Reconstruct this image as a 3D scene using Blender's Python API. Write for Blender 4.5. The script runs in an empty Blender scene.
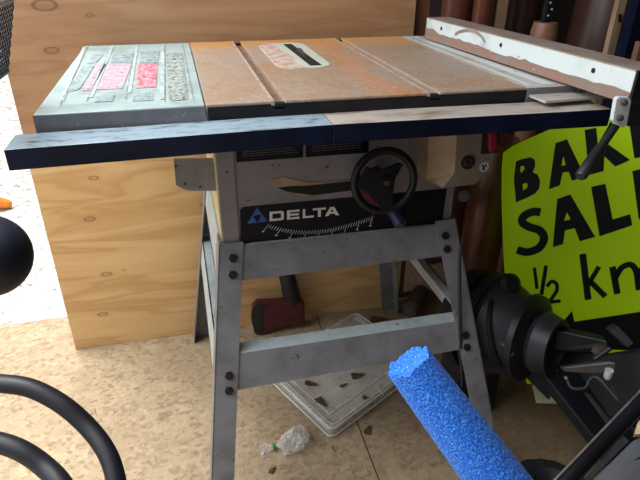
import bpy, bmesh, math, random
import numpy as np
from mathutils import Vector, Matrix, noise
random.seed(7)
sc = bpy.context.scene
C = sc.collection
PI = math.pi
# ------------------------------------------------------------------ camera
F = 555.0
YAW, PITCH, ROLL = 0.2463924697, 0.4926019906, -0.0079932835
H = 1.129
def cam_axes():
    cy, sy, cp, sp = math.cos(YAW), math.sin(YAW), math.cos(PITCH), math.sin(PITCH)
    f = np.array([sy*cp, cy*cp, -sp]); r = np.array([cy, -sy, 0.0]); d = np.cross(f, r)
    cr, sr = math.cos(ROLL), math.sin(ROLL)
    return np.array([cr*r+sr*d, -sr*r+cr*d, f])
M = cam_axes()
O = np.array([0, 0, H])
def ray(x, y): return M.T @ np.array([(x-320)/F, (y-240)/F, 1.0])
def onz(x, y, z): d = ray(x, y); return Vector(O+d*((z-H)/d[2]))
def ony(x, y, Y): d = ray(x, y); return Vector(O+d*(Y/d[1]))
def dep(x, y, k): return Vector(O+ray(x, y)*k)
cd = bpy.data.cameras.new('camera'); cam = bpy.data.objects.new('camera', cd); C.objects.link(cam)
rm = Matrix(((M[0][0], -M[1][0], -M[2][0]), (M[0][1], -M[1][1], -M[2][1]), (M[0][2], -M[1][2], -M[2][2])))
cam.matrix_world = Matrix.Translation(Vector(O)) @ rm.to_4x4()
cd.sensor_width = 36; cd.lens = 36*F/640; cd.clip_start = 0.02
sc.camera = cam
sc.view_settings.view_transform = 'Standard'
sc.view_settings.look = 'None'
sc.view_settings.exposure = 0.0

# ------------------------------------------------------------------ materials
def lin(c):
    return tuple(((v/255)/12.92 if v/255 <= .04045 else ((v/255+.055)/1.055)**2.4) for v in c[:3]) + (1,)
def new_mat(name):
    m = bpy.data.materials.new(name); m.use_nodes = True
    nt = m.node_tree; return m, nt, nt.nodes['Principled BSDF']
def node(nt, t, **kw):
    n = nt.nodes.new(t)
    for k, v in kw.items(): setattr(n, k, v)
    return n
def coords(nt, scale=(1, 1, 1), rot=(0, 0, 0)):
    tc = node(nt, 'ShaderNodeNewGeometry'); mp = node(nt, 'ShaderNodeMapping')
    mp.inputs['Scale'].default_value = scale; mp.inputs['Rotation'].default_value = rot
    nt.links.new(tc.outputs['Position'], mp.inputs['Vector']); return mp.outputs['Vector']
def nz(nt, vec, scale, detail=4, rough=.6, dist=0):
    n = node(nt, 'ShaderNodeTexNoise'); n.inputs['Scale'].default_value = scale
    n.inputs['Detail'].default_value = detail; n.inputs['Roughness'].default_value = rough
    n.inputs['Distortion'].default_value = dist
    nt.links.new(vec, n.inputs['Vector']); return n.outputs['Fac']
def ramp(nt, fac, stops):
    r = node(nt, 'ShaderNodeValToRGB'); e = r.color_ramp.elements
    while len(e) > 1: e.remove(e[-1])
    for i, (p, c) in enumerate(stops):
        el = e[0] if i == 0 else e.new(p)
        el.position = p; el.color = c
    nt.links.new(fac, r.inputs['Fac']); return r.outputs['Color']
def mix(nt, fac, a, b, mode='MIX'):
    n = node(nt, 'ShaderNodeMix', data_type='RGBA', blend_type=mode)
    for sock, v in ((n.inputs['Factor'], fac), (n.inputs[6], a), (n.inputs[7], b)):
        if hasattr(v, 'is_linked'): nt.links.new(v, sock)
        else: sock.default_value = v
    return n.outputs[2]
def math_n(nt, op, a, b=None, clamp=False):
    n = node(nt, 'ShaderNodeMath', operation=op); n.use_clamp = clamp
    for s, v in ((n.inputs[0], a), (n.inputs[1], b)):
        if v is None: continue
        if hasattr(v, 'is_linked'): nt.links.new(v, s)
        else: s.default_value = v
    return n.outputs[0]
W0, B0 = (1, 1, 1, 1), (0, 0, 0, 1)
def bump(nt, bs, fac, strength=.3, dist=.002):
    b = node(nt, 'ShaderNodeBump'); b.inputs['Strength'].default_value = strength; b.inputs['Distance'].default_value = dist
    nt.links.new(fac, b.inputs['Height']); nt.links.new(b.outputs['Normal'], bs.inputs['Normal'])
def mat(name, col, rough=.5, metal=0, col2=None, scale=30, lo=.42, hi=.68, specks=None, bmp=0, stretch=(1, 1, 1), spec=None, amt=1):
    """paint / plastic / metal with wear of a second colour and dark specks"""
    m, nt, bs = new_mat(name)
    bs.inputs['Roughness'].default_value = rough; bs.inputs['Metallic'].default_value = metal
    if spec is not None: bs.inputs['Specular IOR Level'].default_value = spec
    v = coords(nt, stretch)
    if col2 is None: col2 = tuple(x*.82 for x in col)
    f = nz(nt, v, scale)
    c = ramp(nt, f, [(lo, lin(col)), (hi, lin(tuple(a+(b-a)*amt for a, b in zip(col, col2))))])
    if specks:
        f2 = nz(nt, v, scale*4.5, 2)
        k = ramp(nt, f2, [(.68, B0), (.74, W0)])
        c = mix(nt, k, c, lin(specks))
    nt.links.new(c, bs.inputs['Base Color'])
    if bmp: bump(nt, bs, nz(nt, v, scale*3), bmp)
    return m

def wood_mat(name, c1, c2, c3, knots=(), stretch=(1.1, 1, 9), sc_=2.2, rough=.6):
    m, nt, bs = new_mat(name); bs.inputs['Roughness'].default_value = rough
    v = coords(nt, stretch)
    f1 = nz(nt, v, sc_, 3, .5, .6); f2 = nz(nt, coords(nt, (4, 1, 120)), 3, 3)
    c = ramp(nt, f1, [(.36, lin(c1)), (.50, lin(c2)), (.545, lin(c3)), (.70, lin(c1))])
    c = mix(nt, math_n(nt, 'MULTIPLY', f2, .25), c, lin(tuple(x*.78 for x in c2)))
    vp = coords(nt, (1, 0, 2.2))
    for (kx, kz, r) in knots:
        d = node(nt, 'ShaderNodeVectorMath', operation='DISTANCE'); nt.links.new(vp, d.inputs[0])
        d.inputs[1].default_value = (kx, 0, kz*2.2)
        k = ramp(nt, math_n(nt, 'DIVIDE', d.outputs['Value'], r*2), [(.0, (.35, .35, .35, 1)), (.3, (.25, .25, .25, 1)), (.42, W0), (.55, (.1, .1, .1, 1)), (1, B0)])
        c = mix(nt, math_n(nt, 'MULTIPLY', k, .8), c, lin((95, 60, 38)))
    nt.links.new(c, bs.inputs['Base Color'])
    bump(nt, bs, f2, .15, .001)
    return m

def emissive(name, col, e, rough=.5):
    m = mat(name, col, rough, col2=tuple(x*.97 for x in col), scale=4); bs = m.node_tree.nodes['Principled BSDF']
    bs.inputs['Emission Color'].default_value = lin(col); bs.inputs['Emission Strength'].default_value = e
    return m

def clear_mat(name, tint, alpha, rough=.15):
    m, nt, bs = new_mat(name)
    bs.inputs['Base Color'].default_value = lin(tint); bs.inputs['Roughness'].default_value = rough
    bs.inputs['Alpha'].default_value = alpha
    f = nz(nt, coords(nt), 14)
    a = ramp(nt, f, [(.35, (alpha*.7,)*3+(1,)), (.7, (min(1, alpha*1.35),)*3+(1,))])
    nt.links.new(a, bs.inputs['Alpha'])
    return m

# floor: dirty particle board with chips and a dark joint
def floor_mat():
    m, nt, bs = new_mat('floor_chipboard'); bs.inputs['Roughness'].default_value = .75
    v = coords(nt)
    vo = node(nt, 'ShaderNodeTexVoronoi'); vo.inputs['Scale'].default_value = 75
    nt.links.new(coords(nt, (1, 1.25, 1), (0, 0, .5)), vo.inputs['Vector'])
    sep = node(nt, 'ShaderNodeSeparateColor'); nt.links.new(vo.outputs['Color'], sep.inputs['Color'])
    chips = ramp(nt, sep.outputs['Red'], [(0, lin((158, 138, 108))), (.5, lin((176, 156, 126))), (1, lin((140, 120, 94)))])
    big = nz(nt, v, 5, 5)
    c = mix(nt, ramp(nt, big, [(.4, B0), (.7, (.6, .6, .6, 1))]), chips, lin((136, 114, 88)))
    pat = nz(nt, v, 40, 5, .7, 1.2)
    c = mix(nt, ramp(nt, pat, [(.55, B0), (.70, (.8, .8, .8, 1))]), c, lin((104, 82, 66)))
    sp = nz(nt, v, 130, 2)
    c = mix(nt, ramp(nt, sp, [(.66, B0), (.73, W0)]), c, lin((70, 52, 40)))
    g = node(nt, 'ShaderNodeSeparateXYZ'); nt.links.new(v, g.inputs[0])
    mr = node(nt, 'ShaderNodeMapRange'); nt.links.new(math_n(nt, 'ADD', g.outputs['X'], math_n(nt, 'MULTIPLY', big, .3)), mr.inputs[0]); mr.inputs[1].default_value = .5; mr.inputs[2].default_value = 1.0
    c = mix(nt, math_n(nt, 'MULTIPLY', mr.outputs[0], .75), c, lin((92, 68, 52)))   # shade towards the right painted into the floor colour
    # joint line through two floor points
    a = onz(360, 430, 0); b = onz(379, 480, 0); d = (b-a).normalized(); n = Vector((-d.y, d.x, 0)); off = n.dot(a)
    dp = node(nt, 'ShaderNodeVectorMath', operation='DOT_PRODUCT'); nt.links.new(v, dp.inputs[0]); dp.inputs[1].default_value = n
    dd = math_n(nt, 'ABSOLUTE', math_n(nt, 'SUBTRACT', dp.outputs['Value'], off))
    c = mix(nt, math_n(nt, 'LESS_THAN', dd, .0016), c, lin((48, 36, 30)))
    nt.links.new(c, bs.inputs['Base Color'])
    bump(nt, bs, pat, .25, .003)
    return m
def gravel_mat():
    m, nt, bs = new_mat('gravel'); bs.inputs['Roughness'].default_value = .9
    v = coords(nt)
    f = nz(nt, v, 22, 6, .75, .6)
    c = ramp(nt, f, [(.34, lin((96, 94, 90))), (.5, lin((190, 187, 180))), (.7, lin((222, 220, 214)))])
    nt.links.new(c, bs.inputs['Base Color']); bump(nt, bs, f, .6, .01)
    return m
def rust_mat():
    m, nt, bs = new_mat('rusty_cast_iron'); bs.inputs['Roughness'].default_value = .48; bs.inputs['Metallic'].default_value = .15
    v = coords(nt)
    f = nz(nt, v, 7, 6, .65, .5)
    c = ramp(nt, f, [(.3, lin((158, 148, 138))), (.48, lin((164, 144, 126))), (.62, lin((162, 130, 104))), (.76, lin((188, 136, 86)))])
    # orange rust along the back edge and to the right of the insert
    g = node(nt, 'ShaderNodeSeparateXYZ'); nt.links.new(v, g.inputs[0])
    back = ramp(nt, math_n(nt, 'ADD', g.outputs['Y'], math_n(nt, 'MULTIPLY', f, .16)), [(.0, B0), (1, W0)])
    bk = node(nt, 'ShaderNodeMapRange'); nt.links.new(math_n(nt, 'ADD', g.outputs['Y'], math_n(nt, 'MULTIPLY', f, .2)), bk.inputs[0])
    bk.inputs[1].default_value = 1.42; bk.inputs[2].default_value = 1.56
    c = mix(nt, math_n(nt, 'MULTIPLY', bk.outputs[0], .8), c, lin((214, 150, 72)))
    dx = math_n(nt, 'ABSOLUTE', math_n(nt, 'SUBTRACT', g.outputs['X'], math_n(nt, 'ADD', .28, math_n(nt, 'MULTIPLY', f, .13))))
    st = node(nt, 'ShaderNodeMapRange'); nt.links.new(dx, st.inputs[0]); st.inputs[1].default_value = .055; st.inputs[2].default_value = .0
    c = mix(nt, math_n(nt, 'MULTIPLY', st.outputs[0], .5), c, lin((205, 132, 72)))
    scr = nz(nt, coords(nt, (30, 34, 10), (0, 0, .4)), 3, 5, .75)
    c = mix(nt, ramp(nt, scr, [(.52, B0), (.68, (.5, .5, .5, 1))]), c, lin((205, 194, 180)))
    sp = nz(nt, v, 90, 3)
    c = mix(nt, ramp(nt, sp, [(.63, B0), (.72, (.6, .6, .6, 1))]), c, lin((92, 66, 52)))
    nt.links.new(c, bs.inputs['Base Color']); bump(nt, bs, f, .12, .001)
    return m
def decal_mat(name, col, base, lo, hi, scale=60):
    m, nt, bs = new_mat(name); bs.inputs['Roughness'].default_value = .5
    f = nz(nt, coords(nt, (1.0, .6, 1)), scale, 4, .75)
    nt.links.new(ramp(nt, f, [(lo, lin(col)), (hi, lin(base))]), bs.inputs['Base Color'])
    return m
def foam_mat():
    m, nt, bs = new_mat('blue_foam'); bs.inputs['Roughness'].default_value = .85
    bs.inputs['Sheen Weight'].default_value = .1
    v = coords(nt)
    f = nz(nt, v, 420, 3, .6)
    c = ramp(nt, f, [(.32, lin((8, 60, 176))), (.5, lin((24, 112, 232))), (.68, lin((90, 176, 255)))])
    nt.links.new(c, bs.inputs['Base Color']); bump(nt, bs, f, .7, .003)
    return m
MT = {}
MT['floor'] = floor_mat(); MT['gravel'] = gravel_mat(); MT['rust'] = rust_mat(); MT['foam'] = foam_mat()
MT['grey'] = mat('grey_paint', (128, 125, 130), .45, 0, (112, 108, 110), 12, specks=(60, 50, 45))
MT['stand'] = mat('stand_grey_paint', (124, 125, 130), .42, 0, (106, 104, 104), 16, specks=(66, 56, 48))
MT['black'] = mat('black_paint', (18, 19, 24), .4, 0, (30, 31, 38), 25)
MT['navy'] = mat('navy_paint', (9, 15, 34), .4, 0, (16, 27, 52), 12, spec=.2)
MT['railtop'] = mat('worn_rail_top', (150, 170, 182), .35, .1, (70, 80, 94), 70, .52, .68, bmp=.1, stretch=(.4, 1, 1))
MT['railtop2'] = mat('worn_rail_top_tan', (186, 178, 168), .38, .1, (142, 120, 104), 40, .5, .7, stretch=(.3, 1, 1))
MT['apron'] = mat('dark_apron', (24, 24, 29), .6, 0, (36, 32, 32), 20, spec=.25)
MT['wing'] = mat('wing_paint', (162, 184, 184), .36, 0, (140, 160, 160), 14, .45, .65, specks=(86, 84, 78))
MT['wingedge'] = mat('wing_edge', (112, 112, 118), .5, 0, (96, 94, 98), 18, specks=(190, 185, 175))
MT['rwing'] = mat('right_wing_paint', (176, 172, 164), .4, .1, (150, 132, 112), 16, .5, .62, specks=(140, 96, 60))
MT['white'] = mat('white_metal', (196, 206, 206), .38, 0, (176, 184, 182), 12, .5, .7, specks=(140, 130, 120))
MT['rustband'] = mat('brown_rust', (136, 106, 92), .6, 0, (124, 114, 104), 16, .45, .6, specks=(200, 190, 180))
MT['fencetop'] = mat('fence_top', (150, 136, 126), .5, .1, (124, 102, 90), 15)
MT['insert'] = mat('insert_enamel', (196, 206, 190), .35, 0, (186, 190, 178), 20)
MT['insert_rust'] = mat('insert_rust', (196, 182, 172), .5, 0, (170, 120, 96), 45, .45, .62)
MT['slotmetal'] = mat('slot_metal', (150, 128, 116), .4, .4, (116, 92, 80), 40)
MT['blade'] = mat('saw_blade', (130, 110, 108), .35, .8)
MT['beige'] = mat('beige_plastic', (158, 136, 108), .45, 0, (132, 108, 86), 10, .4, .66)
MT['beige_shade'] = mat('beige_plastic_shaded', (124, 114, 104), .45, 0, (112, 100, 88), 14)  # greyer copy of the switch box beige, shade painted into its front
MT['red'] = mat('red_plastic', (138, 24, 44), .4)
MT['dkred'] = mat('dark_red_paint', (88, 30, 40), .45, 0, (64, 24, 32), 25, specks=(40, 20, 20))
MT['rubber'] = mat('black_rubber', (22, 23, 27), .5, 0, (34, 35, 40), 20)
MT['wheel'] = mat('handwheel_plastic', (17, 18, 23), .4, 0, (28, 28, 34), 22, spec=.3)
MT['redwheel'] = mat('red_wheel_patch', (84, 24, 36), .5)
MT['blueknob'] = mat('blue_black_knob', (32, 44, 78), .4)
MT['logo'] = mat('blue_ink', (38, 92, 176), .5)
MT['ink'] = mat('silver_ink', (214, 214, 216), .5)
MT['smallink'] = mat('dim_ink', (96, 96, 104), .6)
MT['plate'] = mat('black_plate', (13, 15, 24), .45, 0, (19, 21, 33), 14, spec=.2)
MT['cream'] = mat('cream_plastic_lit_panel', (214, 196, 150), .5, 0, (180, 156, 112), 12)
MT['gloss'] = mat('gloss_black', (14, 15, 19), .22, 0, (20, 21, 26), 12)
MT['sidelit'] = mat('stand_paint_lit', (176, 188, 190), .42, 0, (150, 158, 160), 14, specks=(90, 84, 76))  # paler copy of the stand grey, with the outdoor light painted in
MT['sliplip'] = mat('bright_slot_lip', (196, 180, 166), .4, .2, (160, 136, 120), 40)
MT['dark'] = mat('dark_cavity', (10, 10, 12), .8)
MT['steel'] = mat('bare_steel', (188, 186, 182), .3, .8, (140, 134, 128), 40)
MT['bolt'] = mat('dark_bolt', (44, 40, 40), .45, .4)
kn = [(p.x, p.z, r) for p, r in ((ony(94, 177, 1.515), .014), (ony(90, 218, 1.515), .016), (ony(107, 273, 1.515), .016), (ony(103, 313, 1.515), .016), (ony(124, 269, 1.515), .006), (ony(203, 204, 1.515), .01))]
MT['ply'] = wood_mat('light_plywood', (220, 182, 130), (212, 170, 116), (196, 152, 98), kn, (1.0, 1, 6.5))
kn2 = [(p.x, p.z, r) for p, r in ((ony(52, 50, 1.53), .018), (ony(45, 5, 1.53), .03), (ony(90, 15, 1.53), .01))]
MT['ply2'] = wood_mat('brown_plywood', (174, 134, 97), (168, 127, 91), (157, 116, 81), kn2)
MT['board'] = wood_mat('brown_board', (122, 82, 56), (108, 72, 50), (92, 62, 44), (), (9, 1, 1.2))
MT['lath'] = wood_mat('pale_lath', (160, 136, 108), (150, 124, 96), (128, 104, 80), (), (12, 1, 1.2))
MT['copper'] = mat('brown_glossy_vinyl', (104, 62, 48), .26, .15, (84, 48, 38), 6)
MT['brown'] = mat('dark_brown', (66, 42, 36), .35, 0, (54, 34, 30), 8)
MT['wall'] = mat('dark_wall', (52, 38, 34), .8, 0, (42, 30, 28), 5)
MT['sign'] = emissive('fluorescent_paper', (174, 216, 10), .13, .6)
MT['marker'] = mat('black_marker', (16, 20, 26), .5)
MT['machine'] = mat('machine_black', (22, 23, 28), .42, 0, (30, 31, 37), 18, spec=.3)
MT['machine2'] = mat('machine_grey_black', (36, 37, 42), .4, 0, (48, 48, 53), 14, spec=.35)
MT['panel'] = mat('grey_panel', (84, 86, 92), .5, 0, (74, 76, 82), 8)
MT['lever'] = mat('lever_grey', (78, 74, 72), .45, .3)
MT['pin'] = mat('white_pin', (200, 200, 204), .4)
MT['knob'] = mat('navy_foam', (22, 26, 40), .55, 0, (30, 36, 54), 20)
MT['tube'] = mat('black_foam', (20, 20, 28), .5, 0, (28, 28, 38), 20)
MT['wire'] = mat('coated_wire', (30, 31, 36), .35)
MT['wirerim'] = mat('rim_wire', (120, 124, 132), .3, .5)
MT['lid'] = clear_mat('clear_plastic', (214, 212, 206), .34)
MT['lidedge'] = clear_mat('clear_plastic_edge', (236, 236, 232), .62)
MT['bag'] = clear_mat('crumpled_film', (232, 230, 226), .34, .1)
MT['green'] = mat('green_tie', (20, 150, 80), .4)
MT['leaf'] = mat('dry_leaf', (86, 58, 42), .7, 0, (58, 38, 28), 60)
MT['paper'] = mat('white_card', (250, 248, 242), .6, col2=(244, 240, 232))
MT['orange'] = mat('orange_plastic', (238, 138, 40), .5)
MT['log'] = mat('grey_bark', (84, 72, 64), .8, 0, (60, 50, 44), 30, bmp=.4)
MT['bucket'] = mat('tan_plastic', (128, 90, 70), .45)

# ------------------------------------------------------------------ mesh helpers
def T(o, label=None, cat=None, group=None, kind=None):
    if label: o['label'] = label
    if cat: o['category'] = cat
    if group: o['group'] = group
    if kind: o['kind'] = kind
    return o
def thing(name, loc, label, cat, group=None):
    o = bpy.data.objects.new(name, None); o.empty_display_size = .05; C.objects.link(o); o.location = loc
    return T(o, label, cat, group)
ROOT = {}
def wloc(o):
    v = Vector((0, 0, 0))
    while o is not None: v = v + Vector(o.location); o = o.parent
    return v
def obj(name, bm, m, parent=None, bevel=0, smooth=False, origin=None, fix=True):
    """one mesh object; vertices come in world coordinates"""
    if fix: bmesh.ops.recalc_face_normals(bm, faces=bm.faces)
    if origin is None:
        if parent is not None: origin = wloc(parent)
        else:
            xs = [v.co for v in bm.verts]
            origin = Vector((sum(c.x for c in xs)/len(xs), sum(c.y for c in xs)/len(xs), min(c.z for c in xs)))
    origin = Vector(origin)
    bmesh.ops.translate(bm, verts=bm.verts, vec=-origin)
    me = bpy.data.meshes.new(name); bm.to_mesh(me); bm.free()
    o = bpy.data.objects.new(name, me); C.objects.link(o)
    ms = m if isinstance(m, (list, tuple)) else [m]
    for x in ms: me.materials.append(MT[x])
    if parent is not None: o.parent = parent; o.location = origin-wloc(parent)
    else: o.location = origin
    if smooth:
        for p in me.polygons: p.use_smooth = True
        me.set_sharp_from_angle(angle=math.radians(40))
    if bevel:
        b = o.modifiers.new('bevel', 'BEVEL'); b.width = bevel; b.segments = 2; b.limit_method = 'ANGLE'
    return o
def BM(): return bmesh.new()
def hexa(bm, p, mi=0):
    """8 points: bottom 4 (ccw) then top 4"""
    v = [bm.verts.new(q) for q in p]
    fs = []
    for f in ((0, 3, 2, 1), (4, 5, 6, 7), (0, 1, 5, 4), (1, 2, 6, 5), (2, 3, 7, 6), (3, 0, 4, 7)):
        fc = bm.faces.new([v[i] for i in f]); fc.material_index = mi; fs.append(fc)
    return fs
def box(bm, x0, x1, y0, y1, z0, z1, mi=0):
    return hexa(bm, [(x0, y0, z0), (x1, y0, z0), (x1, y1, z0), (x0, y1, z0), (x0, y0, z1), (x1, y0, z1), (x1, y1, z1), (x0, y1, z1)], mi)
def slab(bm, pts, vec, mi=0):
    """polygon (3-D points) extruded by vec"""
    vec = Vector(vec); a = [bm.verts.new(p) for p in pts]; b = [bm.verts.new(Vector(p)+vec) for p in pts]
    n = len(a)
    fs = [bm.faces.new(a), bm.faces.new(b[::-1])]
    for i in range(n): fs.append(bm.faces.new((a[i], b[i], b[(i+1) % n], a[(i+1) % n])))
    for f in fs: f.material_index = mi
def frame(d):
    d = Vector(d).normalized(); u = d.cross(Vector((0, 0, 1)))
    if u.length < 1e-3: u = d.cross(Vector((0, 1, 0)))
    u.normalize(); return d, u, u.cross(d).normalized()
def cyl(bm, p0, p1, r0, r1=None, n=20, mi=0, caps=True):
    r1 = r0 if r1 is None else r1
    return lathe(bm, p0, p1, [(0, r0), (1, r1)], n, mi, caps)
def lathe(bm, p0, p1, prof, n=24, mi=0, caps=True):
    """profile of (t along the axis, radius)"""
    p0, p1 = Vector(p0), Vector(p1); d, u, w = frame(p1-p0); rings = []
    for t, r in prof:
        c = p0+(p1-p0)*t
        rings.append([bm.verts.new(c+(u*math.cos(2*PI*k/n)+w*math.sin(2*PI*k/n))*r) for k in range(n)])
    for a, b in zip(rings, rings[1:]):
        for k in range(n):
            bm.faces.new((a[k], a[(k+1) % n], b[(k+1) % n], b[k])).material_index = mi
    if caps:
        bm.faces.new(rings[0][::-1]).material_index = mi; bm.faces.new(rings[-1]).material_index = mi
def smooth_path(pts, k=6):
    pts = [Vector(p) for p in pts]; out = []
    for i in range(len(pts)-1):
        p0 = pts[max(i-1, 0)]; p1 = pts[i]; p2 = pts[i+1]; p3 = pts[min(i+2, len(pts)-1)]
        for j in range(k):
            t = j/k
            out.append(.5*((2*p1)+(p2-p0)*t+(2*p0-5*p1+4*p2-p3)*t*t+(3*p1-p0-3*p2+p3)*t**3))
    out.append(pts[-1]); return out
def tube(bm, pts, r, n=12, mi=0, closed=False):
    pts = [Vector(p) for p in pts]; rings = []; N = len(pts); u = None
    for i, p in enumerate(pts):
        a = pts[i-1] if (i or closed) else p; b = pts[(i+1) % N] if (i < N-1 or closed) else p
        d = (b-a).normalized()
        if u is None: _, u, _ = frame(d)
        u = (u-d*u.dot(d)).normalized(); w = d.cross(u)
        rr = r[i] if isinstance(r, (list, tuple)) else r
        rings.append([bm.verts.new(p+(u*math.cos(2*PI*k/n)+w*math.sin(2*PI*k/n))*rr) for k in range(n)])
    pr_ = list(zip(rings, rings[1:])) + ([(rings[-1], rings[0])] if closed else [])
    for a, b in pr_:
        for k in range(n): bm.faces.new((a[k], a[(k+1) % n], b[(k+1) % n], b[k])).material_index = mi
    if not closed: bm.faces.new(rings[0][::-1]); bm.faces.new(rings[-1])
def fill(bm, loops3, u, v, org, nrm, h):
    """flat figure with holes lying on the plane org+u,v; thickness h along nrm"""
    cu = bpy.data.curves.new('tmp', 'CURVE'); cu.dimensions = '2D'; cu.fill_mode = 'BOTH'
    for L in loops3:
        s = cu.splines.new('POLY'); s.points.add(len(L)-1); s.use_cyclic_u = True
        for p, q in zip(s.points, L):
            d = Vector(q)-org; p.co = (d.dot(u), d.dot(v), 0, 1)
    ob = bpy.data.objects.new('tmp', cu); me = ob.to_mesh()
    vs = [bm.verts.new(org+u*q.co.x+v*q.co.y+nrm*h) for q in me.vertices]
    for p in me.polygons:
        try: bm.faces.new([vs[i] for i in p.vertices])
        except ValueError: pass
    ob.to_mesh_clear(); bpy.data.objects.remove(ob); bpy.data.curves.remove(cu)
def stroke(bm, pts, w, nrm, h):
    """ribbon of width w along points on a plane with normal nrm, lifted by h"""
    pts = [Vector(p) for p in pts]; L = []
    for i, p in enumerate(pts):
        a = pts[max(i-1, 0)]; b = pts[min(i+1, len(pts)-1)]; d = (b-a).normalized()
        s = nrm.cross(d).normalized()*(w/2)
        L.append((bm.verts.new(p+s+nrm*h), bm.verts.new(p-s+nrm*h)))
    for a, b in zip(L, L[1:]): bm.faces.new((a[0], b[0], b[1], a[1]))
NY = Vector((0, -1, 0)); UX = Vector((1, 0, 0)); UZ = Vector((0, 0, 1))

# ------------------------------------------------------------------ setting
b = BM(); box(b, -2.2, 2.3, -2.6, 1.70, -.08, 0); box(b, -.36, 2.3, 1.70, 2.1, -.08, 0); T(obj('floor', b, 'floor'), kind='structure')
b = BM(); box(b, -9, -.36, 1.70, 12, -.14, -.02); box(b, -9, -2.2, -2.6, 1.70, -.14, -.02); T(obj('ground', b, 'gravel'), kind='structure')
b = BM(); box(b, -.36, 2.3, 2.1, 2.2, 0, 2.4); T(obj('wall_back', b, 'wall'), kind='structure')
b = BM(); box(b, 2.3, 2.4, -2.6, 2.2, 0, 2.4); T(obj('wall_right', b, 'wall'), kind='structure')
b = BM(); box(b, .1, 2.3, -1.3, -1.2, 0, 2.4); T(obj('wall_fill_blocker', b, 'wall'), kind='structure')  # unseen wall added to cut fill light from behind right
b = BM(); box(b, -.35, 2.4, -1.3, 2.2, 2.4, 2.48); T(obj('ceiling_light_block', b, 'board'), kind='structure')  # unseen, added to cut top light; left edge set for the sun

# ------------------------------------------------------------------ plywood behind the saw
b = BM(); z1 = ony(30, 146, 1.515).z
p0 = ony(76.3, 348.3, 1.515); p1 = ony(34.4, 167, 1.515)
xl = p0.x; xr = .665
box(b, xl, xr, 1.508, 1.522, .001, z1)
T(obj('plywood_sheet', b, 'ply'), 'light plywood sheet with small knots standing on the floor behind the saw', 'plywood')
b = BM(); box(b, -.405, .648, 1.526, 1.54, .001, 1.22)
T(obj('plywood_sheet', b, 'ply2'), 'darker brown taller plywood sheet rising behind the saw table top', 'plywood')
b = BM(); box(b, .652, .70, 1.55, 1.585, 0, 1.3)
T(obj('wooden_post', b, 'board'), 'brown wooden board standing upright at the right end of the plywood', 'board')

# ------------------------------------------------------------------ table saw
S = thing('table_saw', (.3, 1.15, 0), 'old rusty table saw with grey cabinet on a grey four legged stand', 'table saw')
ZT = .909
s1, s2, sw = .149, .412, .0095
# cast main table with two mitre slots
b = BM(); X0, X1, YF, YB = .035, .585, .860, 1.468
for a, c in ((X0, s1-sw), (s1+sw, s2-sw), (s2+sw, X1)): box(b, a, c, YF, YB, ZT-.012, ZT)
box(b, X0, X1, YF+.002, YB-.002, ZT-.03, ZT-.0121)
mt = obj('main_table', b, ['rust'], S, bevel=.0015)
b = BM(); box(b, X0+.002, X1, YF-.001, YF+.012, ZT-.045, ZT-.004)
obj('apron', b, 'apron', mt)
b = BM(); box(b, X0+.002, X1, YB-.012, YB, ZT-.045, ZT-.004); obj('apron', b, 'apron', mt)
for s in (s1, s2):
    b = BM(); box(b, s-sw-.004, s-sw+.0015, YF-.0012, YB, ZT-.006, ZT+.0005); obj('slot_lip', b, 'sliplip', mt); b = BM()
    box(b, s-sw+.0005, s+sw-.0005, YF-.001, YB, ZT-.0118, ZT-.0095)
    obj('mitre_slot', b, 'slotmetal', mt)
# throat insert with blade slot
b = BM()
q = [(.192, 1.135), (.200, 1.112), (.222, 1.100), (.276, 1.100), (.296, 1.112), (.303, 1.135), (.303, 1.375), (.296, 1.402), (.276, 1.412), (.222, 1.412), (.200, 1.402), (.192, 1.375)]
slab(b, [(x, y, ZT-.002) for x, y in q], (0, 0, .0032))
ins = obj('throat_insert', b, 'insert', mt)
b = BM(); q2_ = [(.1925, 1.13), (.2, 1.113), (.222, 1.101), (.248, 1.101), (.236, 1.16), (.244, 1.23), (.232, 1.30), (.238, 1.36), (.225, 1.405), (.2, 1.4), (.1925, 1.375)]
slab(b, [(x, y, ZT+.0013) for x, y in q2_], (0, 0, .0004)); obj('rust_patch', b, 'insert_rust', ins)
b = BM(); slab(b, [(.258, 1.118, ZT+.0016), (.282, 1.118, ZT+.0016), (.273, 1.386, ZT+.0016), (.253, 1.386, ZT+.0016)], (0, 0, .0006)); obj('blade_opening', b, 'dark', ins)
b = BM()
cy_, cz_, rb = 1.25, ZT-.118, .127
n = 60; pts = []
for k in range(n*2):
    r = rb+(.0 if k % 2 else .004); a = 2*PI*k/(n*2); pts.append((.267, cy_+r*math.cos(a), cz_+r*math.sin(a)))
slab(b, pts, (.0025, 0, 0)); T(obj('blade', b, 'blade', S), 'toothed saw blade showing just above the insert')
# left extension wing
def wing(name, x0, x1, m, droop=0):
    b = BM(); zt = ZT-.0005
    hexa(b, [(x0, .858, zt-.026-droop), (x1, .862, zt-.026), (x1, 1.468, zt-.026), (x0, 1.468, zt-.026-droop), (x0, .858, zt-droop), (x1, .862, zt), (x1, 1.468, zt), (x0, 1.468, zt-droop)])
    o = obj(name, b, m, S, bevel=.002)
    return o
lw = wing('extension_wing', -.209, .0335, 'wing')
b = BM(); box(b, -.209, .0335, .8565, .8585, ZT-.028, ZT-.0015); obj('front_lip', b, 'wingedge', lw)
b = BM(); box(b, -.20, .0335, .863, .875, ZT-.048, ZT-.024); obj('under_rib', b, 'black', lw)
MT['pink'] = decal_mat('worn_red_print', (214, 84, 112), (176, 178, 178), .46, .58, 140)
MT['pinkpale'] = decal_mat('worn_pale_print', (206, 150, 168), (164, 178, 178), .44, .6, 140)
MT['slate'] = decal_mat('worn_slate_print', (110, 130, 138), (160, 176, 176), .40, .56, 150)
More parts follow.
